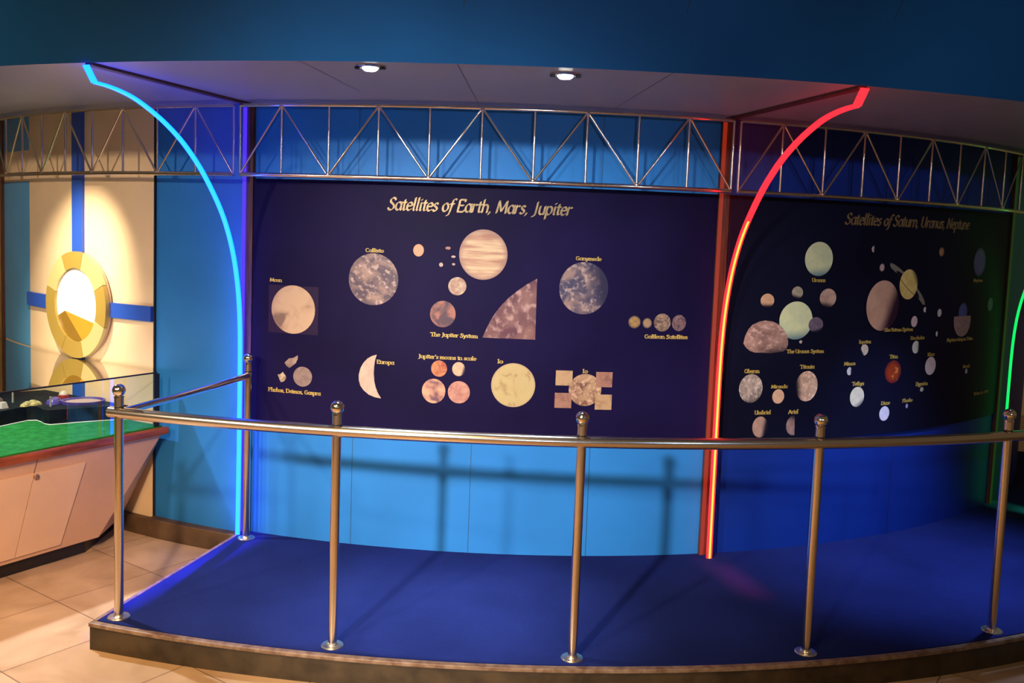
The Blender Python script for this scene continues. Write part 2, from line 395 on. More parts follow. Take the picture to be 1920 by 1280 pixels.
# ---------------------------------------------------------------- railing
POSTS = (-0.2654, -0.0975, 0.0708, 0.2425, 0.4106)
rail_o = empty('railing', P3(0.07, RP, HP), 'brushed steel railing with ball-topped posts along the platform edge', 'railing')
def post(t, R):
    b = P3(t, R, HP)
    p = MB().lathe(b, [(.019, .004), (.019, .958)], 20).make('post', M['steel'], rail_o, smooth=True)
    prof = [(.046, 0), (.046, .003), (.043, .0065), (.024, .008), (.022, .012), (.0195, .014)]
    MB().lathe(b, prof, 32).make('base_flange', M['flange'], p, smooth=True, angle=30)
    c = b + Vector((0, 0, .985)); pr = [(.0205, -.030), (.0205, -.024)]
    pr += [(.0272 * cos(a), .0272 * sin(a)) for a in [radians(d) for d in range(-58, 90, 8)]] + [(.0008, .0272)]
    MB().lathe(c, pr, 28).make('ball_finial', M['chrome'], p, smooth=True)
    MB().lathe(b + Vector((0, 0, .915)), [(.0196, -.003), (.0196, .003)], 20).make('joint_ring', M['black'], p, smooth=True)
for t in POSTS: post(t, RP)
post(0.582, RP); post(-0.279, 4.723)
pts = [P3(-0.2735 + (0.72 + 0.2735) * i / 80, RP, HP + .889) for i in range(81)]
# the left end runs straight on past the corner post
MB().tube(pts, .0235, 18).make('handrail', M['steel'], rail_o, smooth=True)
a, b2 = P3(-0.2660, RP - .02, HP + .889), P3(-0.279, 4.725, HP + .893)
MB().tube([a, a.lerp(b2, .35) + Vector((0, 0, -.004)), a.lerp(b2, .7) + Vector((0, 0, -.003)), b2], .0165, 16).make('side_rail', M['steel'], rail_o, smooth=True)

# ---------------------------------------------------------------- trusses
def truss(k0, label):
    t0 = FINS[k0]; dt = 0.5549 / 10
    zt, zb = 2.4375, 2.080
    root = empty('truss', P3(t0 + 5 * dt, RT, zb), label, 'truss', 'steel trusses under the soffit')
    e = 0.0042
    def chord(name, z, r):
        MB().tube([P3(t0 + e + (10 * dt - 2 * e) * i / 30, RT, z) for i in range(31)], r, 12).make(name, M['truss'], root, smooth=True)
    chord('top_chord', zt, .0095); chord('bottom_chord', zb, .0115)
    def T(k): return t0 + e if k == 0 else (t0 + 10 * dt - e if k == 10 else t0 + k * dt)
    for k in range(0, 11):
        MB().tube([P3(T(k), RT, zb), P3(T(k), RT, zt)], .0068, 10).make('vertical_bar', M['truss'], root, smooth=True)
    for k in range(10):
        za, zc = (zb, zt) if k % 2 == 0 else (zt, zb)
        MB().tube([P3(T(k), RT + .003, za), P3(T(k + 1), RT + .003, zc)], .0057, 10).make('diagonal_bar', M['truss'], root, smooth=True)
    for k in range(1, 10):
        z = zt - .008 if k % 2 else zb + .009
        MB().lathe(P3(T(k), RT + .002, z - .009), [(.006, 0), (.0135, .005), (.0135, .013), (.006, .018)], 12).make('weld_joint', M['truss'], root, smooth=True)
truss(0, 'truss above the cream wall with the yellow disc emblem')
truss(1, 'truss above the centre poster with the big cream-banded planet')
truss(2, 'truss over the dark right poster, behind the red light fin')

# ---------------------------------------------------------------- edge-lit fins
CURVE = [(5.755, 2.388), (5.69, 2.386), (5.61, 2.377), (5.51, 2.356), (5.385, 2.310), (5.285, 2.262), (5.19, 2.205), (5.105, 2.140), (5.03, 2.072), (4.945, 1.978),
         (4.87, 1.880), (4.815, 1.785), (4.768, 1.675), (4.732, 1.55), (4.708, 1.42), (4.695, 1.28), (4.690, 1.13), (4.689, .9), (4.690, .6), (4.692, .3)]
def smooth_curve(pts, k=4):
    out = []
    for i in range(len(pts) - 1):
        p0 = Vector(pts[max(i - 1, 0)]); p1 = Vector(pts[i]); p2 = Vector(pts[i + 1]); p3 = Vector(pts[min(i + 2, len(pts) - 1)])
        for j in range(k):
            u = j / k
            out.append(tuple(.5 * ((2 * p1) + (p2 - p0) * u + (2 * p0 - 5 * p1 + 4 * p2 - p3) * u * u + (3 * p1 - p0 - 3 * p2 + p3) * u ** 3)))
    out.append(tuple(pts[-1])); return out
def fin(t, zb, label, em, sheet, lit_mat, side, beam, core=None, ew=.0115):
    zt = ZS - .013
    cur = smooth_curve([(r, z) for r, z in CURVE] + [(4.694, zb)])
    root = empty('light_fin', P3(t, RW + .05, zb), label, 'light fin', 'colour-lit acrylic fins')
    half = .0065
    prof = [(RS - .004, zt)] + cur + [(RW + .0225, zb), (RW + .0225, zt)]
    MB().radial(t, prof, half - .0005).make('acrylic_sheet', sheet, root)
    # glowing strip following the outer edge
    def strip(pts, w0, w1, hh):
        m = MB(); L = len(pts); nrm = Vector((cos(t), sin(t), 0)) * hh; v = []; f = []
        for i, (r, z) in enumerate(pts):
            p, q = Vector(pts[max(i - 1, 0)]), Vector(pts[min(i + 1, L - 1)])
            d = (q - p).normalized(); nx = Vector((-d.y, d.x))
            if nx.x < 0: nx = -nx                       # outward
            for w, s in ((w0, -1), (w1, -1), (w1, 1), (w0, 1)):
                v.append(P3(t, r + nx.x * w, z + nx.y * w) + nrm * s)
        for i in range(L - 1):
            a = 4 * i
            for k in range(4): f.append((a + k, a + (k + 1) % 4, a + 4 + (k + 1) % 4, a + 4 + k))
        f += [(0, 1, 2, 3), (4 * L - 4, 4 * L - 3, 4 * L - 2, 4 * L - 1)]
        return m.add(v, f)
    strip(cur, -ew * .45, ew * .45, ew).make('glowing_edge', em, root)
    a, b = Vector((RS - .002, zt)), Vector((5.757, 2.388))
    strip([tuple(a), tuple(b)], -.003, .004, ew * 1.35).make('glowing_tip', em, root)
    w = .030 / RW; g = .0085 / RW
    ta, tb = (t - w, t - g) if side < 0 else (t + g, t + w)
    MB().shell(ta, tb, RW + .0225, RW + .0275, zb, zt - .01, 2).make('batten_glow_strip', lit_mat, root)  # emissive strip standing in for the fin's light on the batten
    # the edge throws its light in a thin sheet straight down on to the carpet
    al = bpy.data.lights.new('fin_edge_light', 'AREA'); al.shape = 'RECTANGLE'; al.size = beam[2]; al.size_y = .012; al.spread = radians(9)
    al.energy, al.color = beam[0], beam[1]
    ao = bpy.data.objects.new('fin_edge_light', al); COL.objects.link(ao)
    ao.location = P3(t + beam[3], RW + .05 + beam[2] / 2, 1.75); ao.rotation_euler = (0, 0, t - pi / 2)
    if core:
        sub = [p for p in cur if p[1] < 1.95]
        strip(sub, ew * .45, ew * .45 + .0012, .0055).make('bright_core_line', core, root)
E_BLUE = emat('blue_glow', (0.001, 0.064, 1.0), 12.0)
E_RED = emat('red_glow', (1.0, 0.011, 0.018), 3.4)
E_GREEN = emat('green_glow', (0.004, 1.0, 0.14), 1.2)
E_AMBER = emat('amber_glow', (1.0, 0.55, 0.08), 0.25)
CORE = emat('orange_core', (1.0, 0.36, 0.035), 2.6)
fin(FINS[1], 0.1225, 'blue-lit acrylic fin curving down left of the centre poster', E_BLUE, sheet_mat('blue_acrylic', (0.84, 0.88, 1.0), (0.10, 0.03, 1.0), 0.045), emat('violet_batten_glow', (0.11, 0.035, 0.85), 1.0), -1, (2.4, (.13, .08, 1.0), 1.10, .016))
fin(FINS[2], 0.1225, 'red-lit acrylic fin between the two moon posters', E_RED, sheet_mat('red_acrylic', (1.0, 0.94, 0.94), (1.0, 0.02, 0.03), 0.006), emat('red_batten_glow', (0.27, 0.017, 0.003), 1.0), -1, (.55, (1.0, .03, .05), .55, 0), CORE, .0138)
fin(FINS[3], 0.1225, 'green-lit acrylic fin at the right end of the dark poster', E_GREEN, sheet_mat('green_acrylic', (0.93, 1.0, 0.94), (0.05, 1.0, 0.15), 0.006), emat('green_batten_glow', (0.014, 0.05, 0.006), 0.5), -1, (1.2, (.05, 1.0, .15), .7, 0))

# ---------------------------------------------------------------- soffit downlights
def downlight(t, R, label):
    c = P3(t, R, ZS)
    root = empty('downlight', c, label, 'ceiling light', 'soffit downlights')
    MB().lathe(c, [(.050, -.0005), (.052, -.004), (.047, -.008), (.036, -.008), (.034, -.001)], 32).make('bezel', M['chrome'], root, smooth=True)
    MB().lathe(c, [(.0335, -.002), (.031, -.012), (.022, -.019), (.004, -.022)], 28).make('lamp', emat('lamp_glow', (1.0, 0.98, 0.90), 14), root, smooth=True)
    d = Vector((cos(t), sin(t), 0)); r = Vector((sin(t), -cos(t), 0))
    for s in (-1, 1):
        MB().box(c + d * s * .050 + Vector((0, 0, -.008)), d * .012, r * .010, (0, 0, .005)).make('spring_clip', M['black'], root, bevel=.002)
downlight(-0.0854, 5.695, 'left one of the two lit downlights in the soffit')
downlight(0.0518, 5.645, 'right one of the two lit downlights, nearer the red fin')

# ---------------------------------------------------------------- posters: helpers on the curved wall
def on(s, z, off): return P3(s / RW, RW + off, z)
POSTER_T = 0.014
def poster_board(name, t0, t1, z0, z1, mat, label):
    root = empty(name, P3((t0 + t1) / 2, RW, z0), label, 'poster')
    MB().shell(t0, t1, RW + .0005, RW + POSTER_T, z0, z1, 40).make('printed_board', mat, root, smooth=True)
    return root

def disc_mat(name, c1, c2, scale=3.0, c3=None, detail=6, contrast=(.35, .65), term=None, soft=.5, dark=(0.012, 0.010, 0.04), bands=False, craters=False, seed=0.0, rim=.0):
    """printed picture of a moon: colours and printed shading belong to the print"""
    m, N, L, b = new_mat(name)
    c1, c2 = tuple(x * .66 for x in c1), tuple(x * .66 for x in c2)
    if c3: c3 = tuple(x * .66 for x in c3)
    b.inputs['Roughness'].default_value = 0.42; b.inputs['Specular IOR Level'].default_value = 0.35
    uv = N.new('ShaderNodeUVMap'); uv.uv_map = 'disc'
    mp = N.new('ShaderNodeMapping'); mp.inputs['Location'].default_value = (seed, seed * 1.7, seed * .3)
    if bands: mp.inputs['Scale'].default_value = (0.35, 4.2, 1)
    L.new(uv.outputs[0], mp.inputs[0])
    n = N.new('ShaderNodeTexNoise'); n.inputs['Scale'].default_value = scale; n.inputs['Detail'].default_value = detail
    n.inputs['Distortion'].default_value = 0.25 if bands else 0.6
    L.new(mp.outputs[0], n.inputs['Vector'])
    r = N.new('ShaderNodeValToRGB'); el = r.color_ramp.elements
    el[0].position, el[1].position = contrast; el[0].color = (*c1, 1); el[1].color = (*c2, 1)
    if c3: e = el.new((contrast[0] + contrast[1]) / 2); e.color = (*c3, 1)
    L.new(n.outputs[0], r.inputs[0]); col = r.outputs[0]
    if craters:
        vo = N.new('ShaderNodeTexNoise'); vo.inputs['Scale'].default_value = scale * 3.4; vo.inputs['Detail'].default_value = 3
        L.new(mp.outputs[0], vo.inputs['Vector'])
        rr = N.new('ShaderNodeValToRGB'); rr.color_ramp.elements[0].position = .52; rr.color_ramp.elements[1].position = .70
        rr.color_ramp.elements[0].color = (0, 0, 0, 1); rr.color_ramp.elements[1].color = (.75, .75, .75, 1)
        L.new(vo.outputs[0], rr.inputs[0])
        mx = N.new('ShaderNodeMixRGB'); L.new(rr.outputs[0], mx.inputs[0]); L.new(col, mx.inputs[1])
        mx.inputs[2].default_value = (*[min(1, c * 1.5 + .1) for c in c2], 1); col = mx.outputs[0]
    if term is not None:
        sp = N.new('ShaderNodeSeparateXYZ'); L.new(uv.outputs[0], sp.inputs[0])
        ma = N.new('ShaderNodeMath'); ma.operation = 'MULTIPLY'; ma.inputs[1].default_value = term[0]; L.new(sp.outputs[0], ma.inputs[0])
        mb = N.new('ShaderNodeMath'); mb.operation = 'MULTIPLY_ADD'; mb.inputs[1].default_value = term[1]
        L.new(sp.outputs[1], mb.inputs[0]); L.new(ma.outputs[0], mb.inputs[2])
        rg = N.new('ShaderNodeMapRange'); rg.interpolation_type = 'SMOOTHSTEP'
        rg.inputs['From Min'].default_value = term[2]; rg.inputs['From Max'].default_value = term[2] + soft
        L.new(mb.outputs[0], rg.inputs[0])
        mx = N.new('ShaderNodeMixRGB'); L.new(rg.outputs[0], mx.inputs[0]); L.new(col, mx.inputs[1]); mx.inputs[2].default_value = (*dark, 1)
        col = mx.outputs[0]
    if rim:
        ln = N.new('ShaderNodeVectorMath'); ln.operation = 'LENGTH'; L.new(uv.outputs[0], ln.inputs[0])
        rg = N.new('ShaderNodeMapRange'); rg.inputs['From Min'].default_value = 1 - rim; rg.inputs['From Max'].default_value = 1.0
        L.new(ln.outputs['Value'], rg.inputs[0])
        mx = N.new('ShaderNodeMixRGB'); L.new(rg.outputs[0], mx.inputs[0]); L.new(col, mx.inputs[1]); mx.inputs[2].default_value = (*dark, 1)
        col = mx.outputs[0]
    L.new(col, b.inputs['Base Color'])
    return m

LAYER = [0]
def disc(root, name, label, s, z, rs, rz, mat, lift=0):
    v = [on(s, z, 0)]; uv = [(0, 0)]; f = []; n = 40; off = POSTER_T + .0012 + lift * .0012
    for k, q in enumerate((.5, 1.0)):
        for i in range(n):
            a = 2 * pi * i / n; v.append(on(s + rs * q * cos(a), z + rz * q * sin(a), 0)); uv.append((q * cos(a), q * sin(a)))
    v = [p + Vector((p.x, p.y, 0)).normalized() * off for p in v]
    for i in range(n):
        j = (i + 1) % n
        f += [(0, 1 + i, 1 + j), (1 + i, 1 + n + i, 1 + n + j, 1 + j)]
    return build(name, v, f, mat, root, label=label, uvs=uv)

def poly(root, name, label, pts, mat, lift=0, curve=False):
    """filled printed outline on the poster; pts in (s, z)"""
    if curve:
        P = [Vector(p) for p in pts]; L = len(P); out = []
        for i in range(L):
            p0, p1, p2, p3 = P[i - 1], P[i], P[(i + 1) % L], P[(i + 2) % L]
            for j in range(4):
                u = j / 4
                out.append(.5 * ((2 * p1) + (p2 - p0) * u + (2 * p0 - 5 * p1 + 4 * p2 - p3) * u * u + (3 * p1 - p0 - 3 * p2 + p3) * u ** 3))
        pts = [tuple(p) for p in out]
    xs = [p[0] for p in pts]; zs = [p[1] for p in pts]
    cx, cz = (min(xs) + max(xs)) / 2, (min(zs) + max(zs)) / 2; hx, hz = (max(xs) - min(xs)) / 2, (max(zs) - min(zs)) / 2
    off = POSTER_T + .0012 + lift * .0012
    bm = bmesh.new(); vs = [bm.verts.new((x, 0, z)) for x, z in pts]; bm.faces.new(vs)
    k = max(1, int(hx * 2 / .03))
    for i in range(1, k):
        bmesh.ops.bisect_plane(bm, geom=bm.verts[:] + bm.edges[:] + bm.faces[:], plane_co=(min(xs) + 2 * hx * i / k, 0, 0), plane_no=(1, 0, 0))
    bmesh.ops.triangulate(bm, faces=bm.faces[:]); bm.verts.index_update()
    v = [on(q.co.x, q.co.z, off) for q in bm.verts]; uv = [((q.co.x - cx) / hx, (q.co.z - cz) / hz) for q in bm.verts]
    f = [tuple(q.index for q in fc.verts) for fc in bm.faces]; bm.free()
    return build(name, v, f, mat, root, label=label, uvs=uv)

# ---- lettering drawn with a broad pen: each glyph is a list of pen strokes
def arc(cx, cy, rx, ry, a0, a1, n=10):
    return [(cx + rx * cos(radians(a0 + (a1 - a0) * i / n)), cy + ry * sin(radians(a0 + (a1 - a0) * i / n))) for i in range(n + 1)]
X, CAPH, ASC, DSC = .48, .72, .76, -.26
def glyphs():
    G = {}
    def g(ch, w, *st): G[ch] = (w, st)
    bowl = lambda cx, r=.19: arc(cx, .24, r, .24, 0, 360, 18)
    g('a', .50, arc(.23, .24, .19, .24, 30, 330, 14), [(.42, X), (.42, .08), (.46, 0), (.52, .03)])
    g('b', .50, [(.08, ASC), (.08, .03)], arc(.25, .24, .18, .24, 150, -150, 14))
    g('c', .44, arc(.25, .24, .20, .24, 50, 315, 14))
    g('d', .52, arc(.23, .24, .19, .24, 30, 330, 14), [(.43, ASC), (.43, .06), (.49, 0)])
    g('e', .45, [(.06, .25), (.41, .28)] , arc(.235, .24, .19, .24, 12, 318, 15))
    g('f', .32, arc(.28, .60, .13, .16, 40, 180, 7) + [(.15, .0)], [(.02, .45), (.30, .45)])
    g('F', .32, arc(.34, .60, .13, .16, 40, 170, 7) + [(.14, .0), (.08, -.2), (-.04, -.24)], [(.05, .45), (.33, .45)])
    g('g', .50, arc(.23, .26, .18, .22, 30, 330, 14), [(.42, X), (.42, -.05)] + arc(.25, -.08, .17, .16, 0, -150, 8))
    g('h', .52, [(.08, ASC), (.08, 0)], [(.08, .30)] + arc(.26, .30, .17, .17, 150, 10, 8) + [(.43, .0)])
    g('i', .24, [(.11, X), (.11, .05), (.17, 0)], [(.10, .64), (.12, .67)])
    g('k', .48, [(.08, ASC), (.08, 0)], [(.40, X), (.10, .22), (.44, 0)])
    g('l', .24, [(.11, ASC), (.11, .05), (.17, 0)])
    g('m', .78, [(.08, X), (.08, 0)], [(.08, .30)] + arc(.235, .30, .145, .17, 150, 10, 8) + [(.38, .0)], [(.38, .30)] + arc(.535, .30, .145, .17, 150, 10, 8) + [(.68, .0)])
    g('n', .52, [(.08, X), (.08, 0)], [(.08, .30)] + arc(.26, .30, .17, .17, 150, 10, 8) + [(.43, .0)])
    g('o', .48, bowl(.24, .195))
    g('p', .52, [(.08, X), (.08, DSC)], arc(.26, .24, .19, .24, 150, -150, 14))
    g('r', .38, [(.08, X), (.08, 0)], [(.08, .30), (.16, .43), (.25, .47), (.33, .42)])
    g('s', .40, [(.33, .41), (.25, .48), (.13, .46), (.08, .36), (.16, .27), (.28, .21), (.33, .11), (.25, .01), (.13, 0), (.05, .07)])
    g('t', .32, [(.14, .62), (.14, .08), (.20, 0), (.29, .04)], [(.02, .46), (.28, .46)])
    g('u', .52, [(.08, X), (.08, .16)] + arc(.25, .17, .17, .17, 190, 345, 8), [(.43, X), (.43, 0)])
    g('v', .46, [(.04, X), (.22, 0), (.41, X)])
    g('w', .68, [(.04, X), (.19, 0), (.33, .42), (.48, 0), (.63, X)])
    g('y', .48, [(.05, X), (.24, .02)], [(.42, X), (.18, -.18), (.06, -.24)])
    g('A', .70, [(.03, 0), (.34, CAPH), (.63, 0)], [(.15, .26), (.52, .26)])
    g('C', .64, arc(.34, .36, .28, .36, 48, 312, 16))
    g('D', .68, [(.10, CAPH), (.10, 0)], [(.10, CAPH), (.30, CAPH)] + arc(.33, .36, .27, .36, 80, -80, 12) + [(.10, 0)])
    g('E', .58, [(.10, CAPH), (.10, 0), (.50, 0), (.52, .10)], [(.10, CAPH), (.48, CAPH), (.50, .62)], [(.10, .38), (.42, .38)])
    g('G', .70, arc(.34, .36, .28, .36, 48, 330, 16), [(.42, .34), (.60, .34), (.60, .06)])
    g('H', .70, [(.10, CAPH), (.10, 0)], [(.58, CAPH), (.58, 0)], [(.10, .38), (.58, .38)])
    g('I', .32, [(.15, CAPH), (.15, 0)])
    g('J', .42, [(.26, CAPH), (.26, .06), (.20, -.10), (.06, -.14)])
    g('M', .86, [(.10, 0), (.14, CAPH), (.42, .10), (.70, CAPH), (.75, 0)])
    g('N', .70, [(.10, 0), (.10, CAPH), (.58, 0), (.58, CAPH)])
    g('O', .70, arc(.34, .36, .28, .36, 0, 360, 22))
    g('P', .58, [(.10, CAPH), (.10, 0)], [(.10, CAPH), (.28, CAPH)] + arc(.30, .54, .20, .18, 80, -80, 8) + [(.10, .36)])
    g('R', .64, [(.10, CAPH), (.10, 0)], [(.10, CAPH), (.28, CAPH)] + arc(.30, .54, .20, .18, 80, -80, 8) + [(.10, .36)], [(.28, .36), (.56, 0)])
    g('S', .54, [(.47, .60), (.40, .71), (.24, .73), (.10, .62), (.13, .47), (.32, .36), (.44, .24), (.42, .08), (.26, -.01), (.10, .02), (.02, .12)])
    g('T', .62, [(.31, CAPH), (.31, 0)], [(.03, .64), (.05, CAPH), (.57, CAPH), (.60, .64)])
    g('U', .70, [(.10, CAPH), (.10, .24)] + arc(.34, .25, .24, .25, 190, 350, 10) + [(.58, CAPH)])
    g(',', .22, [(.10, .05), (.11, .0), (.05, -.10)])
    g("'", .18, [(.10, .74), (.08, .58)])
    g('1', .44, [(.10, .60), (.24, CAPH), (.24, 0)])
    g('9', .50, arc(.25, .50, .18, .21, 0, 360, 16), [(.43, .50), (.36, .16), (.16, 0)])
    g('8', .50, arc(.25, .54, .15, .17, 0, 360, 14), arc(.25, .19, .19, .19, 0, 360, 14))
    g(' ', .28)
    return G
GL = glyphs()
def hull(pts):
    pts = sorted(set((round(a, 6), round(b, 6)) for a, b in pts))
    if len(pts) < 3: return pts
    def half(ps):
        h = []
        for p in ps:
            while len(h) > 1 and (h[-1][0] - h[-2][0]) * (p[1] - h[-2][1]) - (h[-1][1] - h[-2][1]) * (p[0] - h[-2][0]) <= 0: h.pop()
            h.append(p)
        return h
    a, b = half(pts), half(pts[::-1]); return a[:-1] + b[:-1]
def lettering(root, name, label, text, s0, z0, width, hgt, mat, slant=0.0, nib=(.12, .035, 40), serif=False, raised=.003, z1=None, italic=False):
    """text on the poster from arc position s0, baseline z0, fitted to width; hgt = cap height"""
    total = sum(GL[c][0] for c in text); sx = width / total; sy = hgt / CAPH
    z1 = z0 if z1 is None else z1
    nw, nt, na = nib; ca, sa = cos(radians(na)), sin(radians(na))
    asp = sy / sx
    rect = [(i * nw / 2 * ca - j * nt / 2 * sa, i * nw / 2 * sa + j * nt / 2 * ca) for i in (-1, 1) for j in (-1, 1)]
    rect = [(x * asp, y) for x, y in rect]
    V = []; F = []; pen = 0
    for ch in text:
        w, strokes = GL['F' if (ch == 'f' and italic) else ch]
        for stk in strokes:
            segs = list(zip(stk[:-1], stk[1:]))
            if serif:
                for p, q in ((stk[0], stk[1]), (stk[-1], stk[-2])):
                    if abs(p[0] - q[0]) < .35 * abs(p[1] - q[1]) and ch not in "CGSO,s'": segs.append(((p[0] - .10 * asp, p[1]), (p[0] + .10 * asp, p[1])))
            for p, q in segs:
                h = hull([(p[0] + x, p[1] + y) for x, y in rect] + [(q[0] + x, q[1] + y) for x, y in rect])
                if len(h) < 3: continue
                b = len(V); m = len(h)
                for lay in (0, raised):
                    for x, y in h:
                        xs = (pen + x + slant * y * asp) * sx
                        V.append(on(s0 + xs, z0 + (z1 - z0) * xs / width + y * sy, POSTER_T + .0002 + lay))
                F.append(tuple(range(b + m, b + 2 * m)))
                F += [(b + i, b + (i + 1) % m, b + (i + 1) % m + m, b + i + m) for i in range(m)]
        pen += w
    return build(name, V, F, mat, root, label=label)
def title(root, text, s0, z0, width, hgt, z1):
    lettering(root, 'title_lettering', 'gold italic title "%s"' % text, text, s0, z0, width, hgt, M['gold_letter'], slant=.22, nib=(.115, .035, 38), raised=.005, z1=z1, italic=True)
def cap(root, text, s0, z0, width, hgt, z1=None):
    lettering(root, 'caption', 'small yellow caption "%s"' % text, text, s0, z0, width, hgt * .92, M['yellow_letter'], nib=(.17, .075, 0), serif=True, raised=.0062 if 'Saturn S' in text else .0015, z1=z1)

# ---------------------------------------------------------------- centre poster
p1 = poster_board('poster', -0.2884, 0.2530, 0.736, 2.066, M['poster'], 'navy poster of Earth, Mars and Jupiter satellites between blue and red fins')
title(p1, 'Satellites of Earth, Mars, Jupiter', -0.567, 1.922, 0.950, 0.062, 1.926)
bgm = pmat('faint_brown_print', (0.017, 0.009, 0.034), 0.42, spec=.1)
poly(p1, 'moon_photo_backing', 'faint brownish square behind the Moon picture', [(-1.228, 1.501), (-0.936, 1.501), (-0.936, 1.244), (-1.228, 1.244)], bgm, -0.6)
disc(p1, 'moon_picture', 'tan full Moon with dark maria', -1.082, 1.374, .128, .130, disc_mat('print_moon', (.24, .15, .115), (.62, .43, .28), 1.1, c3=(.54, .36, .235), contrast=(.36, .56), seed=4.4, term=(-.8, .4, .55), soft=.7, dark=(.22, .12, .10)))
disc(p1, 'moon_picture', 'speckled grey and white Callisto', -0.634, 1.557, .134, .136, disc_mat('print_callisto', (.085, .05, .085), (.36, .23, .20), 1.5, contrast=(.42, .62), craters=True, seed=5.3))
disc(p1, 'moon_picture', 'small plain orange moon', -0.397, 1.718, .028, .032, disc_mat('print_orange', (.58, .33, .18), (.64, .38, .22), 2, rim=.3, dark=(.45, .2, .1)))
shard = disc_mat('print_shard', (.45, .25, .22), (.7, .6, .55), 2, seed=3)
redshard = disc_mat('print_red_shard', (.25, .06, .05), (.5, .25, .2), 2, seed=4)
disc(p1, 'moon_picture', 'tiny red shard moon', -0.243, 1.735, .014, .008, redshard)
disc(p1, 'moon_picture', 'tiny pale moon', -0.277, 1.648, .010, .011, shard)
disc(p1, 'moon_picture', 'tiny white sliver moon', -0.214, 1.692, .011, .006, shard)
disc(p1, 'moon_picture', 'tiny dim moon', -0.212, 1.653, .008, .006, shard)
disc(p1, 'planet_picture', 'big cream and rust banded Jupiter', -0.060, 1.708, .125, .130, disc_mat('print_jupiter', (.42, .20, .13), (.74, .54, .33), 1.5, c3=(.58, .35, .22), bands=True, contrast=(.36, .60), seed=1.45, rim=.22, dark=(.24, .13, .11)))
disc(p1, 'moon_picture', 'pale Europa with rusty blotches', -0.189, 1.540, .047, .047, disc_mat('print_europa', (.40, .22, .16), (.62, .50, .36), 1.6, seed=7.2))
disc(p1, 'moon_picture', 'reddish moon with a dark patch', -0.260, 1.392, .067, .069, disc_mat('print_red', (.09, .04, .07), (.46, .19, .13), 0.9, c3=(.36, .14, .11), seed=4.6, contrast=(.38, .6)))
poly(p1, 'moon_picture', 'cropped quarter of a cratered reddish moon', [(-0.049, 1.278), (-0.035, 1.315), (-0.011, 1.369), (0.014, 1.412), (0.047, 1.455), (0.083, 1.494), (0.122, 1.527), (0.168, 1.562), (0.222, 1.595), (0.224, 1.277)],
     disc_mat('print_quarter', (.13, .04, .065), (.30, .15, .135), 1.3, craters=True, seed=8.8))
disc(p1, 'moon_picture', 'grey Ganymede with a shadowed right side', 0.466, 1.553, .128, .136, disc_mat('print_ganymede', (.06, .055, .12), (.34, .23, .21), 1.5, c3=(.15, .11, .15), craters=True, contrast=(.40, .62), seed=6.1, term=(1, .25, .12), soft=.75))
disc(p1, 'moon_picture', 'small yellowish Galilean moon', 0.742, 1.384, .034, .034, disc_mat('print_galileo_io', (.30, .17, .07), (.50, .33, .13), 2, rim=.3))
disc(p1, 'moon_picture', 'smallest cream Galilean moon', 0.811, 1.380, .026, .028, disc_mat('print_galileo_eu', (.36, .24, .13), (.46, .32, .18), 2, rim=.35))
disc(p1, 'moon_picture', 'largest greyish Galilean moon', 0.893, 1.385, .046, .047, disc_mat('print_galileo_ga', (.11, .07, .07), (.36, .24, .17), 1.5, seed=4.4, craters=True))
disc(p1, 'moon_picture', 'dark purplish Galilean moon', 0.985, 1.384, .039, .043, disc_mat('print_galileo_ca', (.04, .03, .05), (.26, .15, .17), 1.7, seed=9.4, craters=True))
rock = disc_mat('print_rock', (.30, .20, .17), (.46, .34, .27), 1.6, seed=2.7, term=(-.5, -.8, .45), soft=.5, dark=(.12, .08, .07))
poly(p1, 'moon_picture', 'irregular upper asteroid', [(-1.127, 1.084), (-1.102, 1.109), (-1.075, 1.114), (-1.049, 1.130), (-1.048, 1.113), (-1.060, 1.086), (-1.083, 1.068), (-1.098, 1.057), (-1.116, 1.068)], rock)
poly(p1, 'moon_picture', 'small bright angular asteroid', [(-1.168, 1.017), (-1.150, 1.020), (-1.136, 1.034), (-1.116, 1.009), (-1.116, 0.998), (-1.130, .982), (-1.148, 0.975), (-1.156, 0.992), (-1.150, 1.003)], disc_mat('print_gaspra', (.22, .14, .08), (.75, .62, .42), 1.2, seed=1.2))
disc(p1, 'moon_picture', 'round grey asteroid of the three', -1.019, 1.016, .055, .054, disc_mat('print_deimos', (.26, .18, .17), (.36, .26, .23), 1.5, seed=5.5, term=(-.7, .5, .72), soft=.25, dark=(.06, .05, .06)))
poly(p1, 'moon_picture', 'pale crescent Europa', [(-0.605, 1.161), (-0.630, 1.153), (-0.655, 1.138), (-0.676, 1.115), (-0.692, 1.086), (-0.701, 1.05), (-0.700, 1.018), (-0.691, .990), (-0.672, .966), (-0.645, .946), (-0.612, .934), (-0.576, 0.929),
      (-0.594, .957), (-0.607, 0.987), (-0.615, 1.02), (-0.619, 1.06), (-0.618, 1.10), (-.613, 1.135)], disc_mat('print_crescent', (.56, .42, .34), (.66, .53, .43), 1.2))
disc(p1, 'moon_picture', 'orange-red moon of the four in scale', -0.271, 1.105, .042, .043, disc_mat('print_scale_io', (.45, .09, .05), (.70, .34, .15), 1.6, seed=2.2))
disc(p1, 'moon_picture', 'cream moon of the four in scale', -0.168, 1.107, .034, .037, disc_mat('print_scale_eu', (.68, .42, .28), (.78, .56, .38), 1.5, term=(1, -.3, .45), soft=.5))
disc(p1, 'moon_picture', 'pinkish moon with dark patch, of the four in scale', -0.296, 0.985, .062, .065, disc_mat('print_scale_ga', (.20, .09, .13), (.74, .44, .28), 1.1, c3=(.55, .28, .21), seed=6.6, contrast=(.36, .62)))
disc(p1, 'moon_picture', 'dusty pink moon of the four in scale', -0.163, 0.985, .058, .059, disc_mat('print_scale_ca', (.48, .20, .17), (.66, .36, .27), 2.6, seed=1.6))
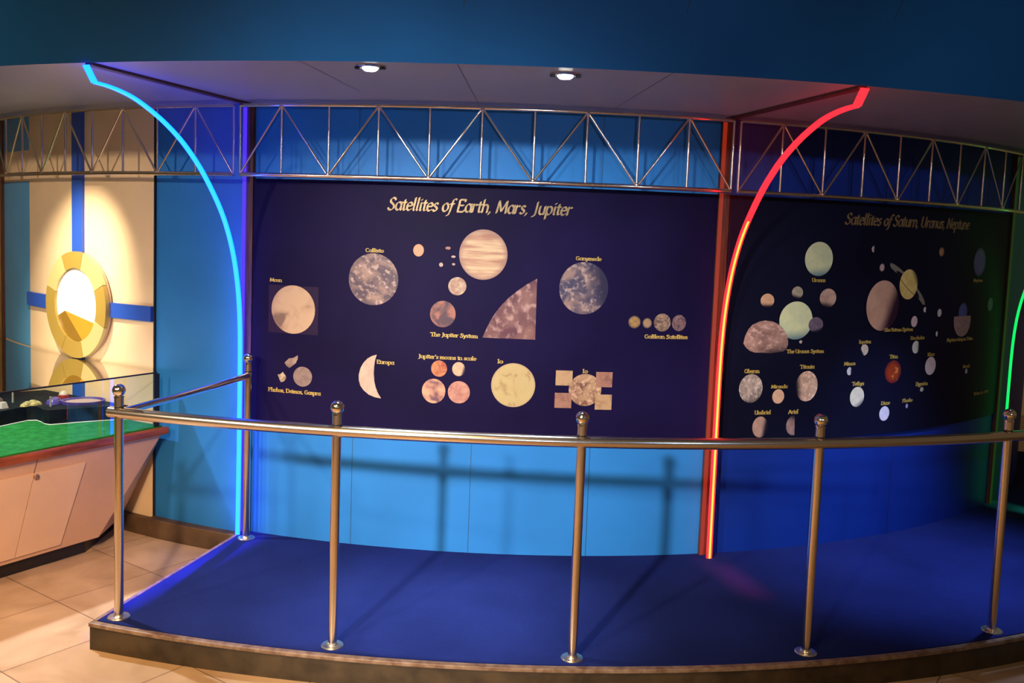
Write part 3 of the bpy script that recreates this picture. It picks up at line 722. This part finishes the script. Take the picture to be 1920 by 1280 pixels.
disc(p1, 'moon_picture', 'big pale yellow Io', 0.119, 1.034, .115, .116, disc_mat('print_io', (.40, .27, .13), (.62, .50, .24), 1.9, c3=(.60, .47, .22), contrast=(.30, .55), seed=3.3, rim=.08, dark=(.35, .25, .16)))
disc(p1, 'moon_picture', 'mottled brown Io behind four inset photos', 0.496, 1.020, .086, .085, disc_mat('print_io_collage', (.20, .09, .07), (.56, .36, .22), 1.6, c3=(.46, .28, .18), seed=8.1, craters=True))
for i, (a, b, c, d, nm) in enumerate([(0.339, 1.120, 0.427, 1.041, 'upper left'), (0.551, 1.117, 0.638, 1.037, 'upper right'), (0.338, 1.002, 0.426, 0.922, 'lower left'), (0.551, 0.998, 0.640, 0.917, 'lower right')]):
    mt = disc_mat('print_inset', (.26, .12, .10) if i in (1, 2) else (.30, .17, .10), (.44, .23, .17) if i in (1, 2) else (.58, .38, .22), 1.0, seed=2.0 + 1.9 * i, contrast=(.25, .5))
    poly(p1, 'inset_photo', '%s inset photo around the mottled Io' % nm, [(a, b), (c, b), (c, d), (a, d)], mt, 1)
for tx, s, z, w, h in (('Moon', -1.222, 1.519, .071, .020), ('Callisto', -.680, 1.699, .098, .020), ('Ganymede', .418, 1.698, .132, .020), ('Galilean Satellites', .801, 1.300, .237, .021),
                       ('The Jupiter System', -.321, 1.274, .247, .021), ('Phobos, Deimos, Gaspra', -1.222, .922, .308, .022), ('Europa', -.604, 1.114, .093, .021),
                       ("Jupiter's moons in scale", -.383, 1.156, .304, .021), ('Io', .033, 1.147, .028, .022), ('Io', .478, 1.110, .028, .021)):
    cap(p1, tx, s, z, w, h)

# ---------------------------------------------------------------- dark right poster
p2 = poster_board('poster', 0.2690, 0.8060, 0.740, 2.068, M['poster2'], 'dark poster of Saturn, Uranus and Neptune satellites right of the red fin')
title(p2, 'Satellites of Saturn, Uranus, Neptune', 1.970, 1.942, 1.111, 0.060, 1.950)
D2 = (.006, .007, .024)
def pm(nm, a, b, **k):
    q = 2.4
    return disc_mat('print_' + nm, tuple(c * q for c in a), tuple(c * q for c in b), k.pop('scale', 1.5), dark=k.pop('dark', D2), **k)
uran = lambda n: pm(n, (.34, .40, .27), (.42, .46, .28), term=(.1, -1, .35), soft=.75, dark=(.10, .20, .27))
disc(p2, 'planet_picture', 'pale green Uranus', 1.810, 1.745, .094, .094, uran('uranus'))
disc(p2, 'moon_picture', 'small tan Uranus moon', 1.494, 1.512, .042, .038, pm('u_tan', (.33, .20, .13), (.40, .25, .16), term=(0, -1, .2), soft=.7))
disc(p2, 'moon_picture', 'small grey-green Uranus moon', 1.681, 1.558, .036, .034, pm('u_grey', (.17, .16, .13), (.26, .24, .18), term=(-.2, -1, .2), soft=.7))
disc(p2, 'moon_picture', 'greyish pink Uranus moon', 1.889, 1.531, .057, .052, pm('u_pink', (.24, .16, .14), (.36, .25, .21), seed=3.0, term=(-.2, -1, .3), soft=.7))
disc(p2, 'planet_picture', 'large pale green Uranus behind a half-lit moon', 1.684, 1.405, .108, .105, uran('uranus_big'))
disc(p2, 'moon_picture', 'dim purple Uranus moon', 1.816, 1.382, .049, .042, pm('u_purple', (.06, .05, .09), (.11, .08, .12), term=(.3, -1, .4), soft=.6), 1)
disc(p2, 'moon_picture', 'tiny grey Uranus moon', 1.723, 1.287, .010, .009, pm('u_tiny', (.25, .22, .2), (.3, .26, .24)))
poly(p2, 'moon_picture', 'dome-shaped cratered Miranda', [(1.362, 1.279), (1.369, 1.318), (1.386, 1.355), (1.411, 1.381), (1.450, 1.398), (1.488, 1.404), (1.530, 1.400), (1.566, 1.387), (1.600, 1.362), (1.621, 1.338), (1.637, 1.303), (1.640, 1.273), (1.632, 1.248), (1.612, 1.235), (1.575, 1.230), (1.527, 1.226), (1.480, 1.229), (1.434, 1.229), (1.400, 1.240), (1.375, 1.26)],
     pm('miranda_big', (.13, .075, .07), (.26, .16, .14), craters=True, seed=5.0, term=(.3, -1, .5), soft=.8), 2)
disc(p2, 'moon_picture', 'grey speckled Oberon', 1.425, 1.033, .072, .079, pm('oberon', (.12, .10, .10), (.26, .21, .19), craters=True, seed=1.1, term=(.2, -1, .4), soft=.9))
disc(p2, 'moon_picture', 'small peach Miranda', 1.599, .986, .038, .040, pm('miranda', (.36, .22, .16), (.44, .28, .20)))
disc(p2, 'moon_picture', 'tan Titania shadowed on the left', 1.782, 1.039, .074, .085, pm('titania', (.26, .17, .13), (.38, .26, .20), craters=True, seed=4.2, term=(-1, -.2, .35), soft=.6))
disc(p2, 'moon_picture', 'brown Umbriel shadowed on the right', 1.496, .819, .048, .058, pm('umbriel', (.22, .14, .12), (.28, .18, .15), term=(1, -.2, .1), soft=.7))
poly(p2, 'moon_picture', 'half-lit Ariel', [(1.715, .880), (1.690, .872), (1.672, .855), (1.662, .830), (1.663, .803), (1.676, .780), (1.697, .767), (1.720, .766)], pm('ariel', (.13, .08, .08), (.22, .14, .13), term=(.2, 1, .2), soft=.9))
disc(p2, 'moon_picture', 'tiny crescent Saturn moon', 2.198, 1.809, .014, .018, pm('s_tiny', (.3, .26, .28), (.4, .36, .36), term=(1, 0, -.1), soft=.6))
disc(p2, 'moon_picture', 'small pink Saturn moon', 2.275, 1.707, .021, .024, pm('s_pink', (.34, .24, .24), (.42, .31, .3), rim=.3))
# Saturn with its tilted ring
sat_m = pm('saturn', (.46, .33, .10), (.56, .44, .17), term=(.9, .6, .6), soft=.5, dark=(.16, .13, .05))
sc, sz, tilt = 2.505, 1.612, radians(-35)
def ring_pts(a0, a1, ro, ri, k=26):
    out = []
    for r in (ro, ri):
        rng = range(k + 1) if r == ro else range(k, -1, -1)
        for i in rng:
            a = radians(a0 + (a1 - a0) * i / k); x, y = r * cos(a), r * .17 * sin(a)
            out.append((sc + x * cos(tilt) - y * sin(tilt), sz + x * sin(tilt) + y * cos(tilt)))
    return out
def strip_print(root, name, label, pts, mat, lift):
    k = len(pts) // 2; off = POSTER_T + .0012 + lift * .0012
    v = [on(x, z, off) for x, z in pts]; f = [(i, i + 1, 2 * k - 2 - i, 2 * k - 1 - i) for i in range(k - 1)]
    return build(name, v, f, mat, root, label=label, uvs=[(0, 0)] * len(v))
ringm = pmat('print_saturn_ring', (.22, .21, .17), 0.42)
strip_print(p2, 'planet_ring', 'far side of the printed Saturn ring', ring_pts(0, 180, .205, .13), ringm, 0)
disc(p2, 'planet_picture', 'yellow ringed Saturn', sc + .004, sz, .080, .088, sat_m, 1)
strip_print(p2, 'planet_ring', 'dark gap line across the printed Saturn', ring_pts(196, 344, .137, .122), pmat('print_ring_gap', (.012, .010, .012), .4), 2)
strip_print(p2, 'planet_ring', 'near side of the printed Saturn ring', ring_pts(180, 205, .205, .137) , ringm, 2)
strip_print(p2, 'planet_ring', 'near right end of the printed Saturn ring', ring_pts(335, 360, .205, .137), ringm, 2)
disc(p2, 'moon_picture', 'large peach Saturn moon shadowed on the right', 2.300, 1.489, .131, .145, pm('s_big', (.38, .22, .17), (.46, .29, .22), term=(1, -.45, .05), soft=.75, dark=(.03, .006, .03)), 3)
disc(p2, 'moon_picture', 'tiny white moon below the ring', 2.680, 1.462, .015, .016, pm('s_white', (.4, .36, .38), (.48, .44, .46), term=(1, 0, .2), soft=.6))
disc(p2, 'moon_picture', 'small white moon right of the ring', 2.828, 1.441, .022, .024, pm('s_white2', (.38, .36, .37), (.46, .43, .44), term=(-.6, 0, .3), soft=.6))
disc(p2, 'moon_picture', 'pinkish white moon below Saturn', 2.586, 1.393, .029, .033, pm('s_white3', (.44, .34, .38), (.5, .4, .44)))
disc(p2, 'moon_picture', 'tiny white upright moon', 2.817, 1.314, .010, .016, pm('s_white4', (.4, .4, .4), (.48, .48, .48)))
disc(p2, 'moon_picture', 'small orange moon at upper right', 2.802, 1.807, .029, .029, pm('s_orange', (.24, .12, .06), (.32, .17, .09), rim=.4))
disc(p2, 'planet_picture', 'dim violet Neptune', 3.263, 1.752, .084, .090, pm('neptune', (.055, .045, .16), (.075, .055, .20), rim=.25))
disc(p2, 'moon_picture', 'dim teal moon near the green fin', 3.471, 1.481, .046, .046, pm('teal_moon', (.035, .10, .09), (.05, .13, .11), rim=.3))
disc(p2, 'planet_picture', 'dim blue Neptune rising', 3.095, 1.440, .056, .060, pm('nep_rise', (.035, .05, .19), (.05, .065, .23), rim=.25))
poly(p2, 'moon_picture', 'pinkish shield-shaped Triton surface', [(2.991, 1.415), (3.195, 1.416), (3.201, 1.380), (3.192, 1.345), (3.165, 1.308), (3.132, 1.292), (3.098, 1.287), (3.060, 1.294), (3.030, 1.311), (3.006, 1.340), (2.992, 1.376)], pm('triton', (.19, .12, .12), (.27, .18, .17), scale=3), 1)
disc(p2, 'moon_picture', 'pale angular Iapetus', 2.182, 1.236, .030, .032, pm('iapetus', (.28, .22, .17), (.46, .40, .33), seed=2, term=(-.8, -.6, .4), soft=.4))
disc(p2, 'moon_picture', 'pale green-white Enceladus', 2.619, 1.240, .034, .038, pm('enceladus', (.40, .42, .38), (.46, .48, .42), term=(1, 0, .3), soft=.6))
disc(p2, 'moon_picture', 'glowing orange Titan', 2.429, 1.101, .070, .068, pm('titan', (.22, .02, .008), (.62, .20, .05), c3=(.42, .07, .015), contrast=(.35, .7), seed=7.7, rim=.4, dark=(.10, .01, .02)))
disc(p2, 'moon_picture', 'white-pink Rhea', 2.777, 1.121, .054, .055, pm('rhea', (.44, .36, .38), (.5, .42, .44)))
disc(p2, 'moon_picture', 'tiny grey Mimas', 2.079, 1.116, .019, .023, pm('mimas', (.3, .29, .3), (.42, .4, .42), term=(1, 0, .2), soft=.6))
disc(p2, 'moon_picture', 'cream Tethys', 2.150, .966, .054, .058, pm('tethys', (.38, .36, .28), (.46, .43, .33), term=(.5, -.8, .3), soft=.8, dark=(.06, .05, .1)))
disc(p2, 'moon_picture', 'lavender-white Dione', 2.380, .857, .042, .043, pm('dione', (.38, .36, .44), (.46, .43, .5)))
disc(p2, 'moon_picture', 'tiny grey Hyperion', 2.707, .982, .018, .014, pm('hyperion', (.2, .18, .16), (.36, .32, .28), seed=2))
disc(p2, 'moon_picture', 'tiny Phoebe', 2.575, .890, .012, .016, pm('phoebe', (.2, .18, .26), (.32, .29, .4), rim=.4))
disc(p2, 'moon_picture', 'tiny white Nereid', 3.198, 1.064, .018, .019, pm('nereid', (.28, .27, .34), (.4, .38, .46), rim=.3))
for tx, s, z, w, h in (('Uranus', 1.772, 1.619, .091, .021), ('The Uranus System', 1.636, 1.225, .248, .021), ('Oberon', 1.380, 1.118, .091, .022), ('Miranda', 1.551, 1.032, .103, .020),
                       ('Titania', 1.731, 1.138, .094, .022), ('Umbriel', 1.457, .889, .101, .022), ('Ariel', 1.672, .887, .064, .023), ('The Saturn System', 2.326, 1.339, .247, .021),
                       ('Iapetus', 2.137, 1.273, .092, .021), ('Enceladus', 2.564, 1.286, .132, .021), ('Titan', 2.392, 1.180, .069, .023), ('Rhea', 2.741, 1.181, .066, .022),
                       ('Mimas', 2.036, 1.150, .084, .021), ('Tethys', 2.107, 1.032, .090, .023), ('Dione', 2.348, .909, .072, .022), ('Hyperion', 2.647, 1.006, .116, .023),
                       ('Phoebe', 2.533, .914, .090, .021), ('Neptune', 3.200, 1.628, .125, .020), ('Neptune rising on Triton', 2.934, 1.262, .316, .021), ('Nereid', 3.152, 1.087, .085, .020),
                       ('Triton in 1989', 3.329, .899, .230, .020)):
    cap(p2, tx, s, z, w, h)

# ---------------------------------------------------------------- disc emblem on the cream wall
ET, EZ, ER = -0.5775, 1.298, 0.322
em_o = empty('wall_emblem', P3(ET, RW, EZ), 'yellow ring emblem with pie slices and blue cross bars on cream wall', 'emblem')
er = Vector((sin(ET), -cos(ET), 0)); eu = Vector((cos(ET), sin(ET), 0)); ez = Vector((0, 0, 1))
def eplate(name, outline, d0, d1, mat, label=None):
    c = P3(ET, RW, EZ); n = len(outline)
    v = [c + er * d0 + eu * x + ez * z for x, z in outline] + [c + er * d1 + eu * x + ez * z for x, z in outline]
    return build(name, v, [tuple(range(n)), tuple(range(n, 2 * n))] + [(i, (i + 1) % n, (i + 1) % n + n, i + n) for i in range(n)], mat, em_o, label=label)
def sector(r0, r1, a0, a1, k=14):
    o = [(r1 * cos(radians(a0 + (a1 - a0) * i / k)), r1 * sin(radians(a0 + (a1 - a0) * i / k))) for i in range(k + 1)]
    if r0 > 0: o += [(r0 * cos(radians(a1 + (a0 - a1) * i / k)), r0 * sin(radians(a1 + (a0 - a1) * i / k))) for i in range(k + 1)]
    else: o.append((0, 0))
    return o
RI = 0.222
segs = [(25, 75, 'gold_light'), (75, 117, 'gold_dark'), (117, 162, 'gold_light'), (162, 243, 'gold_dark'), (243, 286, 'gold_dark'), (286, 339, 'gold_light'), (339, 385, 'gold_dark')]
eplate('backing_disc', sector(0, ER - .004, 0, 360, 48)[:-1], 0.014, 0.034, M['ring_edge'])
for a0, a1, mt in segs:
    eplate('ring_segment', sector(RI, ER, a0 + .3, a1 - .3), 0.034, 0.056, M[mt], 'ochre ring segment' if mt == 'gold_dark' else 'pale yellow ring segment')
for a0, a1, mt, lb in ((-27, 201, 'pie_white', 'large ivory slice'), (201, 285, 'pie_brown', 'brown slice'), (285, 333, 'pie_orange', 'amber slice')):
    r = RI - .001
    o = [(r * cos(radians(a0 + (a1 - a0) * i / 30)), r * sin(radians(a0 + (a1 - a0) * i / 30))) for i in range(31)] + [(-.130, -.045)]
    eplate('pie_slice', o, 0.034, 0.042, M[mt], lb)
for t0, t1, z0, z1 in ((-0.592, -0.570, EZ + ER - .003, 2.455), (-0.592, -0.570, 0.102, EZ - ER + .003)):
    MB().shell(t0, t1, RW + .012, RW + .034, z0, z1, 2).make('cross_bar', M['stripe_blue'], em_o, label='upright royal blue bar')
for t0, t1 in ((-0.724, -0.6465), (-0.5105, -0.4365)):
    MB().shell(t0, t1, RW + .012, RW + .034, 1.246, 1.333, 8).make('cross_bar', M['stripe_blue'], em_o, label='level royal blue bar')

# ---------------------------------------------------------------- display cabinet with glass case
F0 = Vector((-1.822, -4.285)); FD = Vector((-0.4924, -0.8704)); FN = Vector((0.8704, -0.4924))
ZT = 0.655; LEN = 1.60
def arcpts(t0, t1, R, k=10): return [tuple(P3(t0 + (t1 - t0) * i / k, R, 0).xy) for i in range(k + 1)]
def outline(inset, right, tback=-0.86, Rb=4.672):
    a = F0 - FN * inset + FD * right; b = F0 - FN * inset + FD * LEN
    tr = atan2(a.x, -a.y)
    back = arcpts(tback, min(tr - .01, -.415 - right * .2), Rb, 12)
    return [tuple(a), tuple(b)] + [(b.x - .75, b.y + .45)] + back
def on_front(u, z, d=0.0, inset_top=0.03, inset_bot=0.165):
    """point on the sloping front: u metres along from the right end, z height"""
    q = (ZT - .03 - z) / (ZT - .03 - .075)
    p = F0 - FN * (inset_top + (inset_bot - inset_top) * q - d) + FD * u
    return Vector((p.x, p.y, z))
cab = empty('display_cabinet', (-2.6, -4.95, 0), 'tapered pinkish display cabinet with green model under glass, by cream wall', 'cabinet')
def rq(z):  # right edge position along the front at height z
    q = (ZT - .03 - z) / (ZT - .03 - .075); return .03 + .31 * q
top_o = outline(.03, .03); bot_o = outline(.165, .34)
MB().prism(bot_o, .075, ZT - .03, top_o).make('body', M['pink_cab'], cab)
MB().prism(outline(.195, .40), .0, .075).make('toe_kick', M['black'], cab)
tr_o = outline(0.0, 0.0, Rb=4.656)
MB().prism(tr_o, ZT - .036, ZT + .006).make('wood_rim', M['trim_wood'], cab, bevel=.012)
MB().prism(outline(.028, .03), ZT + .006, ZT + .010).make('green_turf', M['turf'], cab)
# doors in the front face
def panel(us, zs, d0, d1):
    v = [on_front(u, z, d0) for u, z in zip(us, zs)] + [on_front(u, z, d1) for u, z in zip(us, zs)]
    return MB().add(v, [(0, 1, 2, 3), (4, 5, 6, 7)] + [(i, (i + 1) % 4, (i + 1) % 4 + 4, i + 4) for i in range(4)])
panel((.781, .7845, .773, .7705), (.545, .545, .622, .622), -.004, .0008).make('body_seam', M['groove'], cab)
dr = panel((.50, .782, .822, .575), (.545, .545, .10, .10), -.004, .008).make('door', M['cab_door'], cab)
panel((.786, 1.08, 1.01, .826), (.545, .545, .10, .10), -.004, .008).make('door', M['cab_door'], cab)
lk = on_front(.772, .525, .008); nv = Vector((FN.x, FN.y, -.15)).normalized()
MB().lathe(lk, [(.014, 0), (.014, .006), (.010, .010), (.003, .011)], 16, nv).make('lock', pmat('brass_lock', (.35, .22, .15), .3, .6), dr, smooth=True)
# glass case
GZ = 0.972
def gl(u, z, ins=.045): p = F0 - FN * ins + FD * u; return Vector((p.x, p.y, z))
ga, gb = gl(.055, 0), gl(LEN - .05, 0)
nrm = Vector((FN.x, FN.y, 0)) * .003
MB().add([ga + nrm + Vector((0, 0, ZT + .01)), gb + nrm + Vector((0, 0, ZT + .01)), gb + nrm + Vector((0, 0, GZ)), ga + nrm + Vector((0, 0, GZ))], [(0, 1, 2, 3)]).make('glass_front', M['glass'], cab)
to = [tuple(ga.xy), tuple(gb.xy), (gb.x - .75, gb.y + .45)] + arcpts(-.86, -.418, RW + .037, 16)
build('glass_top', [(x, y, GZ) for x, y in to], [tuple(range(len(to)))], M['glass'], cab)
MB().box((ga + gb) / 2 + Vector((0, 0, GZ)), (gb - ga) / 2, nrm * 1.3, (0, 0, .004)).make('black_edge_seal', M['black'], cab)
wr = Vector((FD.x, FD.y, 0))
MB().box(ga + wr * .002 + Vector((0, 0, (GZ + ZT) / 2)), wr * -.016, nrm * 1.8, (0, 0, (GZ - ZT) / 2 - .006)).make('black_corner_seal', M['black'], cab)

# model landscape standing on the turf
mz = ZT + .010
def fr(u, w): p = F0 - FN * w + FD * u; return (p.x, p.y)
front = [(.035, .31), (.095, .355), (.18, .40), (.27, .445), (.35, .475), (.405, .50), (.412, .54), (.392, .60), (.385, .66), (.42, .69), (.50, .675), (.60, .655), (.72, .68), (.86, .73), (1.0, .76)]
back = [(1.0, 1.10), (.60, 1.16), (.20, 1.16), (.045, 1.10)]
terr = empty('terrain_model', (*fr(.45, .75), mz), 'black raised terrain model with winding edge on the green turf', 'model')
MB().prism([fr(u, w) for u, w in front + back], mz, mz + .082, [fr(u, w + .010) for u, w in front] + [fr(u, w) for u, w in back]).make('terrain_block', M['terrain'], terr)
MB().tube([(*fr(u, w - .005), mz + .003) for u, w in front], .0026, 8).make('white_piping', M['white_edge'], terr)
hump = MB()
tz = mz + .082
for (u, w, r, h) in ((.66, .92, .10, .05), (.50, 1.0, .11, .035)):
    x, y = fr(u, w); hump.lathe((x, y, tz), [(r, 0), (r * .92, h * .45), (r * .7, h * .8), (r * .3, h), (.002, h * 1.02)], 18)
tag(hump.make('rock_model', pmat('brown_model_rock', (.10, .06, .045), .7, var=.4, scale=30), None, smooth=True), 'low brown rock model behind the white hut on the terrain', 'model')
# oval arena
AX, AY = .76, .65
def oval(u, w, ra, rb, k=28):
    return [fr(u + ra * cos(2 * pi * i / k) * AX - rb * sin(2 * pi * i / k) * AY, w + ra * cos(2 * pi * i / k) * AY + rb * sin(2 * pi * i / k) * AX) for i in range(k)]
c0 = (.150, .570)
ar = empty('arena_model', (*fr(*c0), tz), 'purple oval arena model with tan floor on the terrain under glass', 'model')
MB().prism(oval(*c0, .100, .085), tz, tz + .008).make('arena_floor', M['tan_floor'], ar)
v = []; f = []; k = 32
for i in range(k):
    for rr, zz in ((1.0, 0), (1.10, .018), (1.20, .018), (1.18, 0)):
        q = oval(*c0, .100 * rr, .085 * rr, k)[i]; v.append((*q, tz + zz))
for i in range(k):
    for j in range(4): f.append((4 * i + j, 4 * i + (j + 1) % 4, 4 * ((i + 1) % k) + (j + 1) % 4, 4 * ((i + 1) % k) + j))
build('arena_rim', v, f, M['purple'], ar, smooth=True)
gc = (.255, .690)
gd = empty('grandstand_model', (*fr(*gc), tz), 'low purple stand model beside the oval arena', 'model')
MB().prism(oval(*gc, .045, .075), tz, tz + .016, oval(*gc, .036, .065)).make('stand_block', M['purple'], gd)
MB().prism(oval(*gc, .030, .058), tz + .016, tz + .026, oval(*gc, .024, .050)).make('stand_tier', M['purple'], gd)
x, y = fr(.130, .790)
dm = empty('dome_model', (x, y, tz), 'small red and white domed model behind the purple stand', 'model')
MB().lathe((x, y, tz), [(.030, 0), (.030, .016), (.024, .020)], 18).make('dome_base', M['red_toy'], dm, smooth=True)
MB().lathe((x, y, tz + .020), [(.026, 0), (.022, .012), (.012, .021), (.001, .024)], 18).make('dome_roof', M['pale_toy'], dm, smooth=True)
mb = MB()
for i in range(11):
    xx, yy = fr(.385 + random.uniform(-.06, .06), .735 + random.uniform(-.04, .04)); r = random.uniform(.018, .030)
    mb.lathe((xx, yy, tz), [(r, 0), (r * .8, r * .45), (r * .4, r * .75), (.001, r * .8)], 9)
tag(mb.make('straw_mound', M['straw'], None), 'little yellowish straw mound on the black terrain model', 'model')
def sq(u, w, h): return [fr(u - h, w - h), fr(u + h, w - h), fr(u + h, w + h), fr(u - h, w + h)]
tag(MB().prism(sq(.525, .745, .020), tz, tz + .034, sq(.525, .745, .012)).make('hut_model', M['pale_toy']), 'tiny white hut model at the left of the terrain', 'model')
for u, w, h, lb in ((.335, .60, .052, 'grey model post nearest the purple stand'), (.40, .86, .075, 'tall grey model post behind the straw mound'), (.47, .90, .065, 'grey model post left of the tall one')):
    x, y = fr(u, w)
    tag(MB().lathe((x, y, tz), [(.006, 0), (.005, h), (.007, h), (.007, h + .004)], 8).make('model_post', M['grey_post'], smooth=True), lb, 'model post', 'posts on the terrain model')
